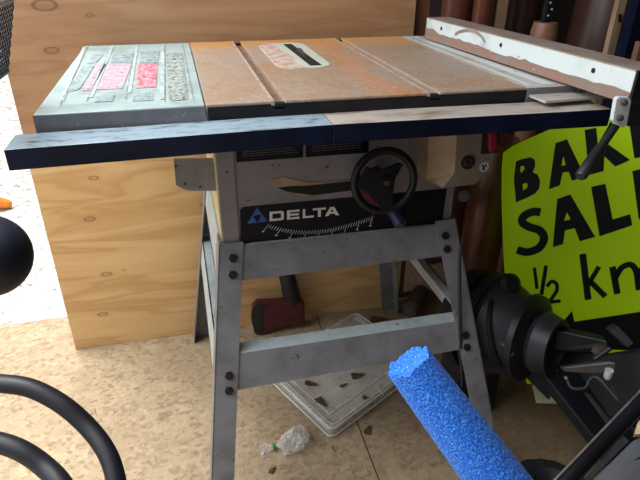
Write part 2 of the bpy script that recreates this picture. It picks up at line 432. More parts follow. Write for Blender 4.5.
MT['dirt'] = decal_mat('dirt_print', (120, 116, 104), (160, 176, 174), .40, .54, 130)
MT['pale'] = decal_mat('pale_border_print', (184, 198, 196), (150, 168, 168), .42, .6, 60)
b = BM()
def quadpt_(q, u, v): return tuple((1-v)*((1-u)*q[0][i]+u*q[1][i])+v*((1-u)*q[3][i]+u*q[2][i]) for i in (0, 1))
MT['printline'] = decal_mat('print_line', (92, 108, 112), (170, 184, 182), .48, .56, 120)
def patch(px, mi):
    slab(b, [onz(x, y, ZT+.0002) for x, y in px], (0, 0, .0003), mi)
def cr(l): return [(60+x/4.571, 40+y/4.571) for x, y in l]
PQ = [[(225, 108), (328, 108), (285, 222), (165, 226)], [(360, 108), (445, 108), (438, 216), (345, 220)], [(172, 112), (212, 110), (146, 228), (98, 232)],
      [(245, 60), (335, 58), (328, 104), (228, 104)], [(370, 55), (455, 55), (446, 104), (362, 104)], [(150, 66), (200, 64), (165, 104), (122, 108)], [(105, 120), (158, 118), (88, 226), (30, 240)],
      [(480, 60), (560, 60), (585, 270), (500, 280)], [(165, 258), (250, 252), (240, 280), (155, 284)], [(340, 245), (425, 240), (425, 276), (330, 280)],
      [(105, 30), (120, 30), (18, 280), (-5, 285)], [(232, 30), (246, 30), (150, 262), (130, 264)], [(345, 30), (358, 30), (325, 240), (305, 242)], [(462, 30), (476, 30), (478, 270), (458, 272)]]
for q, mi in zip(PQ, [1, 0, 1, 2, 2, 2, 2, 3, 2, 2, 4, 4, 4, 4]): patch(cr(q), mi)
lwp = obj('worn_print', b, ['pink', 'pinkpale', 'slate', 'dirt', 'pale'], lw); lwp['label'] = 'worn away red and grey printing on the wing top'
b = BM()
for q, rows in zip(PQ[:10], (7, 7, 7, 3, 3, 3, 7, 12, 2, 2)):
    for r in range(rows):
        v = (r+.5)/rows; u = random.uniform(.03, .1)
        while u < .9:
            e = min(u+random.uniform(.05, .22), .96)
            if random.random() < .75:
                pa_ = [onz(*cr([quadpt_(q, uu, v+random.uniform(-.02, .02))])[0], ZT+.0006) for uu in (u, (u+e)/2, e)]
                stroke(b, pa_, random.uniform(.0015, .004), UZ, .0002)
            u = e+random.uniform(.02, .06)
for L in ([(130, 22), (560, 18), (610, 276), (-2, 300), (130, 22)], [(150, 60), (462, 50)], [(95, 110), (470, 108)], [(478, 24), (478, 280)], [(340, 50), (300, 270)], [(225, 56), (120, 280)]):
    stroke(b, [onz(*c, ZT+.0006) for c in cr(L)], .0014, UZ, .0002)
obj('worn_print_lines', b, 'printline', lw)
# right extension wing
rw = wing('extension_wing', .5865, .705, 'rwing')
b = BM(); box(b, .5865, .705, .8575, .8605, ZT-.034, ZT-.001); obj('front_lip', b, 'wingedge', rw)
b = BM()
slab(b, [(.594, .872, ZT+.0001), (.602, .872, ZT+.0001), (.600, 1.46, ZT+.0001), (.592, 1.46, ZT+.0001)], (0, 0, .0004))
obj('paint_stripe', b, 'white', rw); b = BM()
slab(b, [(.625, .872, ZT+.0001), (.648, .872, ZT+.0001), (.632, 1.46, ZT+.0001), (.610, 1.46, ZT+.0001)], (0, 0, .0004))
obj('paint_stripe', b, 'white', rw)
# front rail: two bars that meet at a seam
def rail(xa, ya, xb, yb, mside, mtop):
    b = BM(); zt, zb, w = .885, .8555, .068
    hexa(b, [(xa, ya, zb), (xb, yb, zb), (xb, yb+w, zb), (xa, ya+w, zb), (xa, ya, zt), (xb, yb, zt), (xb, yb+w, zt), (xa, ya+w, zt)])
    b.normal_update()
    for f in b.faces:
        if f.normal.z > .9 or f.calc_center_median().z > zt-.001: f.material_index = 1
    return obj('front_rail', b, [mside, mtop], S, bevel=.001)
pa = onz(3.4, 150, .885); pm = onz(333, 124.6, .885); pb = onz(612, 109, .885)
rail(pa.x, pa.y, pm.x-.0002, pm.y, 'navy', 'railtop'); fr2 = rail(pm.x+.0002, pm.y, pb.x, pb.y, 'navy', 'railtop2')
for x in (-.15, .1, .32, .55):
    b = BM(); box(b, x-.012, x+.012, .845, .862, .850, .868); obj('rail_bracket', b, 'black', S)
b = BM(); box(b, -.2, .70, 1.474, 1.498, .862, .892); obj('rear_rail', b, 'black', S)
# cabinet
CY = .97
cx0, cx1, cz0, cz1 = .048, .535, .603, .868
b = BM()
box(b, cx0, cx1, CY, CY+.004, cz0, cz1)                      # front
box(b, cx1-.004, cx1, CY, 1.37, cz0, cz1)                    # right side
box(b, cx0, cx1, 1.366, 1.37, cz0+.1, cz1)                   # back
box(b, cx0-.0, cx0+.033, CY-.003, CY, cz0, cz1)              # folded left border
cab = obj('cabinet', b, 'grey', S, bevel=.001)
b = BM(); box(b, cx0-.002, cx0+.002, CY+.002, 1.37, cz0, cz1); obj('side_panel', b, 'cream', cab)  # sunlight on the cabinet side painted in as cream
b = BM(); box(b, cx0+.002, cx1-.004, CY+.004, 1.366, cz1-.012, cz1-.006); box(b, .2, .36, 1.05, 1.3, .66, .80); obj('motor_housing', b, 'dark', cab)
# traced flat figures on the cabinet front
FY = CY-.0006
def P(x, y, Y=FY): return ony(x, y, Y)
def plate(name, poly, m, parent, th=.0016, Y=CY-.0002):
    b = BM(); slab(b, [ony(x, y, Y) for x, y in poly], (0, -th, 0)); return obj(name, b, m, parent)
np_ = plate('name_plate', [(243, 207), (446.5, 188.6), (446, 192), (441, 226.5), (243, 245.5), (240.8, 243), (240, 210)], 'plate', cab)
def c2(l, ox=235, oy=190, s=8): return [(ox+x/s, oy+y/s) for x, y in l]
LY = CY-.002
b = BM()
tri = [(175, 138), (258, 250), (98, 270)]
hole = [(140, 205), (214, 198), (180, 262)]
fill(b, [[ony(x, y, LY) for x, y in c2(tri)], [ony(x, y, LY) for x, y in c2(hole)]], UX, UZ, ony(250, 220, LY), NY, .0002)
obj('logo', b, 'logo', np_)
b = BM()
def quadpt(tl, tr, bl, br, u, v):
    return tuple((1-v)*((1-u)*tl[i]+u*tr[i])+v*((1-u)*bl[i]+u*br[i]) for i in (0, 1))
lq = (269.5, 211.8), (341, 206.2), (269.5, 221.3), (341, 214.8)
LET = {'D': [[(0, 0), (.86, 0), (1, .12), (1, .88), (.86, 1), (0, 1)], [(.2, .24), (.76, .24), (.8, .3), (.8, .7), (.76, .76), (.2, .76)]],
       'E': [[(0, 0), (1, 0), (1, .22), (.22, .22), (.22, .39), (.95, .39), (.95, .61), (.22, .61), (.22, .78), (1, .78), (1, 1), (0, 1)]],
       'L': [[(0, 0), (.22, 0), (.22, .78), (1, .78), (1, 1), (0, 1)]],
       'T': [[(0, 0), (1, 0), (1, .22), (.61, .22), (.61, 1), (.39, 1), (.39, .22), (0, .22)]],
       'A': [[(.36, 0), (.64, 0), (1, 1), (.76, 1), (.68, .78), (.32, .78), (.24, 1), (0, 1)], [(.5, .2), (.39, .58), (.61, .58)]]}
for ch, u0, u1 in (('D', 0, .2), ('E', .245, .42), ('L', .465, .62), ('T', .605, .79), ('A', .775, .975)):
    fill(b, [[ony(*quadpt(*lq, u0+(u1-u0)*x, y), LY) for x, y in L] for L in LET[ch]], UX, UZ, ony(300, 215, LY), NY, .0002)
obj('lettering', b, 'ink', np_)
b = BM(); arc = smooth_path([Vector((x, y, 0)) for x, y in ((268.8, 224.2), (285, 228.6), (305, 230.6), (325, 229.3), (345, 225), (372, 216.5))], 12)
seg = [0]
for a, c in zip(arc, arc[1:]): seg.append(seg[-1]+(c-a).length)
def arcpt(s):
    for i in range(len(seg)-1):
        if seg[i+1] >= s: t = (s-seg[i])/(seg[i+1]-seg[i]); return arc[i].lerp(arc[i+1], t)
    return arc[-1]
for k in range(41):
    p = arcpt(seg[-1]*k/40); L = 8 if k % 5 == 0 else 4.2
    d = Vector((-.62+.012*k, .78)).normalized()
    stroke(b, [ony(p.x, p.y, LY), ony(p.x+d.x*L, p.y+d.y*L, LY)], .0011, NY, .0002)
    if k % 5 == 0:
        e = (p.x+d.x*(L+1.4), p.y+d.y*(L+1.4)); stroke(b, [ony(e[0]-1, e[1], LY), ony(e[0]+1.2, e[1]-.2, LY)], .0028, NY, .0002)
obj('angle_scale', b, 'ink', np_)
b = BM(); stroke(b, [ony(374, 213, LY), ony(372, 223, LY)], .002, NY, .0003); obj('pointer', b, 'red', np_)
# caution plates
for poly in ([(235.3, 138), (303, 131), (303, 157.2), (236.5, 162)], [(305.5, 131), (369, 126), (368, 152.3), (305.5, 157)]):
    o = plate('caution_plate', poly, 'plate', cab); b = BM()
    (x0, y0), (x1, y1), (x2, y2), (x3, y3) = poly
    for r in range(6):
        v = .34+.09*r; u = .1
        while u < .88:
            w = random.uniform(.03, .09); e = min(u+w, .92)
            a = quadpt(poly[0], poly[1], poly[3], poly[2], u, v); c = quadpt(poly[0], poly[1], poly[3], poly[2], e, v)
            stroke(b, [ony(*a, LY), ony(*c, LY)], .0012, NY, .0002); u = e+.015
    obj('fine_print', b, 'smallink', o)
# curved slot and its worn edge
def c3(l): return [(170+x/2.909, 110+y/2.909) for x, y in l]
plate('worn_edge', c3([(292, 205), (330, 192), (350, 200), (410, 212), (540, 200), (540, 212), (400, 224), (405, 248), (385, 248), (318, 230)]), 'beige', cab, .0012)
plate('curved_slot', c3([(312, 226), (345, 221), (400, 219), (530, 206), (545, 205), (545, 229), (520, 234), (420, 247), (365, 241), (335, 235)]), 'dark', cab, .0018)
# handwheel
hc = ony(384.3, 181, .905); hn = Vector((-.06, -1, .10)).normalized()
hw = BM(); d_, u_, w_ = frame(hn); R1 = .0575
tube(hw, [hc+(u_*math.cos(2*PI*k/40)+w_*math.sin(2*PI*k/40))*R1 for k in range(40)], .0075, 10, closed=True)
wheel = obj('handwheel', hw, 'wheel', S, smooth=True)
b = BM()
def pol(a, r): return hc-hn*.004+(u_*math.cos(math.radians(a))+w_*math.sin(math.radians(a)))*r
def wr(px, py):     # wheel-plane point under a pixel
    d = Vector(ray(px, py)); return Vector(O)+d*((hc-hn*.002-Vector(O)).dot(hn)/d.dot(hn))
slab(b, [wr(359, 176), (wr(366, 166)), wr(378, 170), wr(398, 162), wr(402, 163.5), wr(394, 178), wr(392, 195), wr(392, 208), wr(380, 210), wr(374, 196), wr(363, 190), wr(356, 186)], hn*.008)
obj('spoke', b, 'wheel', wheel, bevel=.001)
b = BM(); slab(b, [wr(359, 187), wr(366, 186), wr(372, 198), wr(380, 206), wr(378, 209), wr(368, 206), wr(360, 198)], hn*.004); obj('red_sector', b, 'redwheel', wheel)
b = BM(); cyl(b, hc-hn*.06, hc+hn*.012, .012); obj('hub', b, 'wheel', wheel)
b = BM(); cyl(b, hc+hn*.012, hc+hn*.017, .006, n=6); obj('hub_bolt', b, 'lever', wheel)
b = BM(); k0 = ony(391, 206, .965); k1 = ony(401, 225, .925); lathe(b, k0, k1, [(0, .017), (.6, .014), (.85, .0135), (1, .011)], 16)
lk = obj('lock_knob', b, 'blueknob', S, smooth=True)
b = BM(); kd = (k1-k0).normalized(); cyl(b, k1, k1+kd*.003, .006, n=12); obj('knob_cap', b, 'lever', lk)
# switch box
YS = .893
front = [(457.5, 126), (454.5, 173), (443, 188), (474, 184.5), (490.5, 172), (495, 152), (495.5, 122)]
left = [(430, 128), (428.5, 181), (441, 188.5)]
b = BM()
fv = [b.verts.new(ony(x, y, YS)) for x, y in front]
bv = [b.verts.new(Vector((v.co.x, CY, v.co.z))) for v in fv]
lv = [b.verts.new(ony(x, y, YS+.03)) for x, y in ((429, 127), (426.5, 180))]
lb = [b.verts.new(Vector((v.co.x, CY, v.co.z))) for v in lv]
def fc(vs, mi=0):
    f = b.faces.new(vs); f.material_index = mi
fc(fv, 1); fc([fv[0], lv[0], lv[1], fv[1]]); fc([fv[1], lv[1], fv[2]])
fc([lv[0], lb[0], lb[1], lv[1]]); fc([lv[1], lb[1], bv[2], fv[2]])
for i in range(2, 6): fc([fv[i], bv[i], bv[i+1], fv[i+1]], 0)
fc([fv[0], fv[6], bv[6], bv[0]]); fc([lv[0], fv[0], bv[0], lb[0]])
sb = obj('switch_box', b, ['beige', 'beige_shade'], S)
def disc(c, r, m, nm, par, Y, th=.002, n=20):
    p = ony(*c, Y); b = BM(); cyl(b, p, p+Vector((0, -th, 0)), r, n=n); return obj(nm, b, m, par)
o = disc((467.5, 162), .0135, 'black', 'key_socket', sb, YS, .004); disc((467.5, 162), .0085, 'lever', 'socket_ring', o, YS-.004, .002); disc((467.8, 162), .005, 'black', 'socket_core', o, YS-.006, .002)
st_ = disc((484, 166.8), .0098, 'pin', 'sticker', sb, YS, .001)
b = BM()
for (a, c) in (((482, 165), (484.5, 168)), ((485.5, 164), (486, 167)), ((482, 168.3), (485, 170))): stroke(b, [ony(*a, YS-.001), ony(*c, YS-.001)], .0035, NY, .0004)
obj('sticker_mark', b, 'black', st_)
b = BM(); slab(b, [ony(x, y, YS) for x, y in ((482.5, 131), (499, 129), (497.5, 152), (480.5, 153.5))], (0, -.003, 0)); swp = obj('switch_plate', b, 'black', sb)
b = BM(); slab(b, [ony(x, y, YS-.003) for x, y in ((487, 132), (494.5, 131), (495.5, 149), (488, 151), (487, 145))], (0, -.010, 0)); obj('switch', b, 'red', swp, bevel=.002)
# gas-lift style hardware under switch box: cord clamp
b = BM(); cyl(b, ony(464, 196, .96), ony(464, 196, .93), .012); cyl(b, ony(464, 196, .93), ony(464, 196, .92), .007); obj('cord_clamp', b, 'black', S)
b = BM(); tube(b, smooth_path([ony(461, 245, .905), ony(459.6, 262, .90), ony(459.8, 300, .885), ony(460.6, 345, .87), ony(462, 386, .855)], 5), .0036, 8); obj('power_cord', b, 'rubber', S)
# storage bracket on the left side
b = BM(); YK = 1.0
slab(b, [ony(x, y, YK) for x, y in ((174, 164), (219, 163), (219, 190), (187.5, 190), (176, 184.5))], (0, -.004, 0))
slab(b, [ony(x, y, YK) for x, y in ((174, 164), (219, 163), (219, 167), (174.5, 168.5))], (0, .03, 0))
br = obj('storage_bracket', b, 'grey', S)
for c in ((185, 184), (200, 187), (176, 166)):
    b = BM(); cyl(b, ony(*c, YK-.004), ony(*c, YK-.007), .002, n=8); obj('rivet', b, 'bolt', br)

# stand
YL, ZL, SX, SY = .96, .612, .14, .34
def fl(x, z):      # point on the sloping front plane
    return Vector((x, YL-SY*(ZL-z), z))
def rl(x, z): return Vector((x, 1.385+.17*(ZL-z), z))
def leg(side, front):
    b = BM(); t = .003; n = 1 if front else -1
    f = fl if front else rl
    xo = .040 if side < 0 else .539; SX_ = SX if side < 0 else .176; xi = xo-side*.047
    def edge(z): k = SX_*(ZL-z)*side; return xo+k, xi+k
    zt, zb = ZL, .0
    a, c = edge(zt), edge(zb)
    slab(b, [f(a[0], zt), f(a[1], zt), f(c[1], zb), f(c[0], zb)], (0, t*n, 0))
    w = .05*n
    slab(b, [f(a[0], zt), f(a[0], zt)+Vector((0, w, 0)), f(c[0], zb)+Vector((0, w*.7, 0)), f(c[0], zb)], (-side*t, 0, 0))
    o = obj('leg', b, 'stand', S)
    return o
L1 = leg(-1, True); L2 = leg(1, True); L3 = leg(-1, False); L4 = leg(1, False)
def bolt(px, par, mi='bolt'):
    d = Vector(ray(*px)); pn = Vector((0, 1, -SY)).normalized(); o_ = Vector(O)
    p = o_+d*((fl(0, .3)-o_).dot(pn)/d.dot(pn))
    b = BM(); cyl(b, p+pn*.004, p-pn*.004, .0088, n=6); cyl(b, p-pn*.004, p-pn*.007, .0055, n=12); obj('bolt', b, mi, par)
for px in ((233, 258), (232.7, 274.8), (229, 375.5), (229, 390.5)): bolt(px, L1)
for px in ((445, 235.5), (446.7, 249), (465.4, 335), (466.6, 347)): bolt(px, L2)
def front_rail_px(q, off):
    pn = Vector((0, 1, -SY)).normalized(); o_ = Vector(O); out = []
    for px in q:
        d = Vector(ray(*px)); out.append(o_+d*((fl(0, .3)+pn*off-o_).dot(pn)/d.dot(pn)))
    return out, pn
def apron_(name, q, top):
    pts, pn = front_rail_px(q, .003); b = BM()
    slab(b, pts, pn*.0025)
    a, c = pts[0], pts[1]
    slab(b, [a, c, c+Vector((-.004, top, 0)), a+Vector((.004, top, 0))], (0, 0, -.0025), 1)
    return obj(name, b, ['stand', 'sidelit'], S)
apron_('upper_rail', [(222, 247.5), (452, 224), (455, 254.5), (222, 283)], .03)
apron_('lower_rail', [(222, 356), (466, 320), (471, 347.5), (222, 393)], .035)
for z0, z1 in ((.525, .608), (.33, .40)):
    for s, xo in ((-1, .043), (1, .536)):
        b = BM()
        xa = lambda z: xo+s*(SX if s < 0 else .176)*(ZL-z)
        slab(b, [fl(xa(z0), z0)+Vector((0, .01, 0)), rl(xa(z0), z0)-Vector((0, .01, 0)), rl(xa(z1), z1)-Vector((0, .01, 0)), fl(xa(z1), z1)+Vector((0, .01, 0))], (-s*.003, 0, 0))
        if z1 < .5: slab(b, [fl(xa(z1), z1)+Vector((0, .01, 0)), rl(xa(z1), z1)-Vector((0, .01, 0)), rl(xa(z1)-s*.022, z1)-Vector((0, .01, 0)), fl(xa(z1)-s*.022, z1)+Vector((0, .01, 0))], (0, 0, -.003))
        obj('side_rail', b, 'sidelit', S)
b = BM(); slab(b, [rl(.05, .53), rl(.546, .53), rl(.546, .608), rl(.05, .608)], (0, -.003, 0)); obj('rear_stand_rail', b, 'stand', S)

# ------------------------------------------------------------------ rip fence
bl = onz(425, 38, .9125); ft = Vector((.668, .716, .9125)); dv = (bl-ft).normalized(); sd = Vector((-dv.y, dv.x, 0))*-1
FT = thing('rip_fence', (.65, 1.05, .9125), 'long white painted rip fence with brown rust lying across the right of the table', 'saw fence')
hgt = .049
def fp(t, s, z): return ft.lerp(bl, t)+sd*s+Vector((0, 0, z))
b = BM(); hexa(b, [fp(0, 0, .012), fp(0, .062, .012), fp(1, .062, .012), fp(1, 0, .012), fp(0, 0, hgt-.001), fp(0, .062, hgt-.001), fp(1, .062, hgt-.001), fp(1, 0, hgt-.001)])
obj('fence_body', b, 'white', FT, bevel=.0012)
b = BM(); hexa(b, [fp(0, 0, hgt-.001), fp(0, .062, hgt-.001), fp(1, .062, hgt-.001), fp(1, 0, hgt-.001), fp(0, .001, hgt+.001), fp(0, .061, hgt+.001), fp(1, .061, hgt+.001), fp(1, .001, hgt+.001)]); obj('top_face', b, 'fencetop', FT)
b = BM(); hexa(b, [fp(0, -.0015, .0), fp(0, .06, .0), fp(1, .06, .0), fp(1, -.0015, .0), fp(0, -.0015, .012), fp(0, .06, .012), fp(1, .06, .012), fp(1, -.0015, .012)])
# ragged rust edge that climbs the face
top = []
N = 44
for k in range(N+1):
    t = k/N; zz = .017+.004*noise.noise(Vector((t*9, 0, 3)))+.004*noise.noise(Vector((t*30, 1, 3)))
    if t > .62: zz += .003
    if .93 < t: zz += .006
    top.append(fp(t, -.0006, max(zz, .013)))
for k in range(N):
    vs = [b.verts.new(q) for q in (fp(k/N, -.0006, .011), fp((k+1)/N, -.0006, .011), top[k+1], top[k])]; b.faces.new(vs)
obj('rusty_base', b, 'rustband', FT)
for px in ((441.5, 28.5), (501, 45), (593.5, 70.5)):
    b = BM(); d = Vector(ray(*px)); o_ = Vector(O); p = o_+d*((ft-o_).dot(sd)/d.dot(sd)); cyl(b, p+sd*.002, p-sd*.0012, .0042, n=14)
    obj('screw_hole', b, 'dark', FT)
b = BM(); arcp = []
for px in ((455, 34.5), (460, 31.5), (468, 30.2), (476, 32), (482, 37), (485, 42.5)):
    d = Vector(ray(*px)); o_ = Vector(O); arcp.append(o_+d*((ft-sd*.001-o_).dot(sd)/d.dot(sd)))
stroke(b, smooth_path(arcp, 4), .006, -sd, .0008); obj('scrape_mark', b, 'fencetop', FT)
b = BM(); hexa(b, [fp(-.006, .001, .002), fp(-.006, .066, .002), fp(.001, .066, .002), fp(.001, .001, .002), fp(-.006, .001, hgt), fp(-.006, .066, hgt), fp(.001, .066, hgt), fp(.001, .001, hgt)]); obj('end_cap', b, 'black', FT)
b = BM(); yb = .700
slab(b, [ony(x, y, yb) for x, y in ((616.5, 99.5), (619.5, 97), (629.5, 97.5), (631.5, 101), (627, 125), (623.5, 128), (615.5, 124.5), (613, 120.5))], (0, .008, 0))
fb = obj('clamp_plate', b, 'white', FT, bevel=.001)
for c in ((622.8, 102), (618.6, 117.5)):
    b = BM(); p = ony(*c, yb); cyl(b, p, p+Vector((0, -.006, 0)), .0048, n=6); cyl(b, p+Vector((0, -.006, 0)), p+Vector((0, -.008, 0)), .003, n=10); obj('bolt', b, 'lever', fb)
b = BM(); slab(b, [ony(x, y, .728) for x, y in ((629, 96), (650, 90), (650, 122), (634, 127), (627, 126))], (0, .03, 0)); T(obj('clamp_block', b, 'machine2', FT), 'dark grey clamp block')
b = BM(); lathe(b, ony(617, 124, .713), ony(580, 177, .66), [(0, .006), (.45, .0065), (.47, .0085), (.97, .0090), (1, .007)], 14); T(obj('lock_lever', b, 'rubber', FT, smooth=True), 'black lock lever angled down')
b = BM(); q = [onz(529, 97, .893), onz(545, 103.5, .893), onz(612, 98, .893), onz(590, 91.5, .893)]; slab(b, q, (0, 0, .004)); obj('clamp_foot', b, 'rwing', FT)
b = BM(); q = [ony(586, 86, .87), ony(600, 86, .87), ony(600, 97.5, .87), ony(587, 95.5, .87)]; slab(b, q, (0, .004, 0)); obj('clamp_tab', b, 'white', FT)

# ------------------------------------------------------------------ splitting maul
fpt = onz(277, 328, 0); MH = thing('splitting_maul', (.23, 1.44, 0), 'dark red splitting maul head with black handle standing by the plywood under the saw', 'axe')
b = BM(); my = 1.455
A = [ony(x, y, my) for x, y in ((253, 304), (257, 299.5), (277, 299), (298, 295.5), (304, 298), (304.5, 318), (300, 320.5), (280, 322), (262, 330), (254.5, 329.5), (251.5, 318))]
zmin = min(a.z for a in A)
for a in A: a.z -= zmin-.001
vs0 = [b.verts.new(a+Vector((0, -.012, 0))) for a in A]; vs1 = [b.verts.new(a+Vector((0, .03, 0))) for a in A]
b.faces.new(vs0); b.faces.new(vs1[::-1])
for i in range(len(A)): b.faces.new((vs0[i], vs1[i], vs1[(i+1) % len(A)], vs0[(i+1) % len(A)]))
hd = obj('maul_head', b, 'dkred', MH, bevel=.006)
b = BM(); Lp = [ony(x, y, my-.013) for x, y in ((252, 306), (257, 300), (266, 301), (262, 312), (263, 329), (254.5, 329.5), (251.5, 318))]
for a in Lp: a.z -= zmin-.002
slab(b, Lp, (0, -.002, 0)); T(obj('striking_face', b, 'rubber', hd), 'worn dark face of the maul head')
h0 = ony(292, 297, my+.012); h1 = ony(284, 262, my+.0); hd_ = (h1-h0).normalized()
b = BM(); lathe(b, h0-hd_*.04, h0+hd_*.46, [(0, .026), (.14, .028), (.3, .025), (.36, .018), (1, .017)], 14); obj('handle', b, 'rubber', MH, smooth=True)

# ------------------------------------------------------------------ clear lid, leaves, bag
A_ = onz(331, 440, 0); B_ = onz(262, 374, 0); C_ = onz(356, 318, 0); D_ = A_+(C_-B_)
LD = thing('plastic_bin_cover', ((A_+C_)/2), 'clear plastic storage bin lid lying on the floor under the saw stand', 'lid')
def lp(u, v, z): q = A_.lerp(B_, u).lerp(D_.lerp(C_, u), v); return Vector((q.x, q.y, z))
b = BM(); slab(b, [lp(.06, .04, .018), lp(.94, .04, .018), lp(.94, .96, .018), lp(.06, .96, .018)], (0, 0, .002)); obj('lid_panel', b, 'lid', LD)
def rr(m, z, r=.05, n=5):
    out = []
    for (cu, cv, a0) in ((1-m-r, m+r, -90), (1-m-r, 1-m-r, 0), (m+r, 1-m-r, 90), (m+r, m+r, 180)):
        for k in range(n+1):
            a = math.radians(a0+90*k/n); out.append(lp(cu+r*math.cos(a), cv+r*math.sin(a), z))
    return out
def skirt(b, ls, mi=0):
    R = [[b.verts.new(p) for p in l] for l in ls]; n = len(R[0])
    for a, c in zip(R, R[1:]):
        for k in range(n): b.faces.new((a[k], a[(k+1) % n], c[(k+1) % n], c[k])).material_index = mi
b = BM(); skirt(b, [rr(0, .004), rr(0, .022), rr(.025, .03), rr(.05, .028), rr(.055, .018)]); obj('lid_rim', b, 'lid', LD)
b = BM()
for m, z, r in ((0, .006, .0022), (.012, .027, .0026), (.055, .02, .0016)): tube(b, rr(m, z), r, 6, closed=True)
tube(b, [lp(.16, .1, .021), lp(.84, .1, .021), lp(.84, .9, .021), lp(.16, .9, .021)], .0018, 6, closed=True)
for v in (.25, .5, .75): tube(b, [lp(.0, v, .02), lp(.055, v, .026)], .0025, 6)
obj('lid_ridge', b, 'lidedge', LD)
def leaf(px, r, z, lab, rot, grp=None):
    c = onz(*px, z); b = BM(); n = 14; vs = []
    cv = b.verts.new(c+Vector((0, 0, .004)))
    for k in range(n):
        a = 2*PI*k/n; rr_ = r*(1+.35*noise.noise(Vector((a*2, px[0], 0)))+.25*math.cos(3*a))
        x, y = rr_*math.cos(a)*1.5, rr_*math.sin(a)*.75
        vs.append(b.verts.new(c+Vector((x*math.cos(rot)-y*math.sin(rot), x*math.sin(rot)+y*math.cos(rot), .003+.005*noise.noise(Vector((x*80, y*80, px[1])))))))
    for k in range(n): b.faces.new((cv, vs[k], vs[(k+1) % n]))
    o = obj('dry_leaf', b, 'leaf', fix=False); s = o.modifiers.new('s', 'SOLIDIFY'); s.thickness = .0012
    T(o, lab, 'leaf', grp)
leaf((310, 384.5), .012, .0215, 'brown curled leaf on the clear lid just below the lower rail', -.4)
leaf((321, 402), .014, .0215, 'largest brown dry leaf in the middle of the clear lid', -1.2)
leaf((343, 386), .008, .0215, 'small brown leaf on the lid right of the largest leaf', .3)
leaf((357, 376), .014, .0215, 'dark leaf on the lid directly below the lower rail middle', .1)
leaf((366, 398), .008, .0215, 'brown leaf scrap near the right edge of the lid', -.5)
leaf((368, 431), .011, .001, 'crumpled brown leaf on the floor beside the lid corner', 1.0)
leaf((378, 320), .02, .001, 'brown leaf scrap on the floor behind the lower rail', -.2)
leaf((272, 471), .007, .001, 'thin brown leaf scrap on the floor below the crumpled bag', .6)
BG = thing('plastic_bag', onz(290, 442, 0), 'crumpled clear plastic bag tied with a green twist on the floor', 'plastic bag')
def crumple(c, rx, ry, rz, seed, rot):
    b = BM(); bmesh.ops.create_icosphere(b, subdivisions=4, radius=1)
    for v in b.verts:
        p = v.co.copy(); n_ = noise.noise(p*2.6+Vector((seed, 0, 0)))*.38+abs(noise.noise(p*6+Vector((0, seed, 0))))*.28
        q = p*(1+n_-.1); q = Vector((q.x*rx, q.y*ry, max(q.z, -.85)*rz))
        v.co = c+Vector((q.x*math.cos(rot)-q.y*math.sin(rot), q.x*math.sin(rot)+q.y*math.cos(rot), q.z))
    return b
c0 = onz(294, 440, .018); ck = onz(273.5, 446, .012)
zs = BG.location
b = crumple(c0, .043, .03, .024, 1.7, .5)
for v in b.verts: v.co.z = max(v.co.z, .001)
obj('bag_body', b, 'bag', BG, fix=False)
dk = (ck-c0); dk.z = 0; dk.normalize(); sdk = Vector((-dk.y, dk.x, 0))
b = BM(); rows = []
for j in range(6):
    t = j/5; row = []
    for k in range(9):
        s = (k/8-.5)*2*(.006+.02*t); row.append(b.verts.new(ck+dk*(.034*t)+sdk*s+Vector((0, 0, -.004+.007*math.sin(k*2.4+j)*t))))
    rows.append(row)
for a, c in zip(rows, rows[1:]):
    for k in range(8): b.faces.new((a[k], a[k+1], c[k+1], c[k]))
obj('bag_tail', b, 'bag', BG, fix=False)
b = BM(); tube(b, [ck+(sdk*math.cos(2*PI*k/12)+UZ*math.sin(2*PI*k/12))*.0065 for k in range(12)], .0026, 6, closed=True); obj('twist_tie', b, 'green', BG)

# ------------------------------------------------------------------ blue foam
e0 = dep(408, 362, .672); e1 = dep(498, 482, .70); ax = (e1-e0)
b = BM(); n = 80; m = 240; d_ = ax.normalized(); L = (e0.z-.034)/-d_.z; Lv = ax.length
d_, u2, w2 = frame(ax); rings = []
for j in range(m+1):
    t = L*j/m; row = []; r = .0290+.0079*min(t/Lv, 1.15)
    for k in range(n):
        a = 2*PI*k/n; dirv = u2*math.cos(a)+w2*math.sin(a)
        p = e0+d_*t
        rr_ = r+.0007*noise.noise((p+dirv*r)*260)+.0005*noise.noise((p+dirv*r)*520)
        off = d_*(.006*noise.noise(dirv*2.2)+.003*noise.noise(dirv*9) if j == 0 else 0)
        row.append(b.verts.new(p+dirv*rr_+off))
    rings.append(row)
for a, c in zip(rings, rings[1:]):
    for k in range(n): b.faces.new((a[k], a[(k+1) % n], c[(k+1) % n], c[k]))
cin = [b.verts.new(e0+(u2*math.cos(2*PI*k/n)+w2*math.sin(2*PI*k/n))*.012+d_*.006) for k in range(n)]
cdp = [b.verts.new(e0+(u2*math.cos(2*PI*k/n)+w2*math.sin(2*PI*k/n))*.006+d_*.007) for k in range(n)]
for k in range(n):
    b.faces.new((rings[0][k], cin[k], cin[(k+1) % n], rings[0][(k+1) % n])); b.faces.new((cin[k], cdp[k], cdp[(k+1) % n], cin[(k+1) % n]))
b.faces.new(cdp); b.faces.new(rings[-1])
T(obj('foam_noodle', b, 'foam', smooth=False), 'bright blue fuzzy foam noodle poking up in the foreground', 'foam noodle')

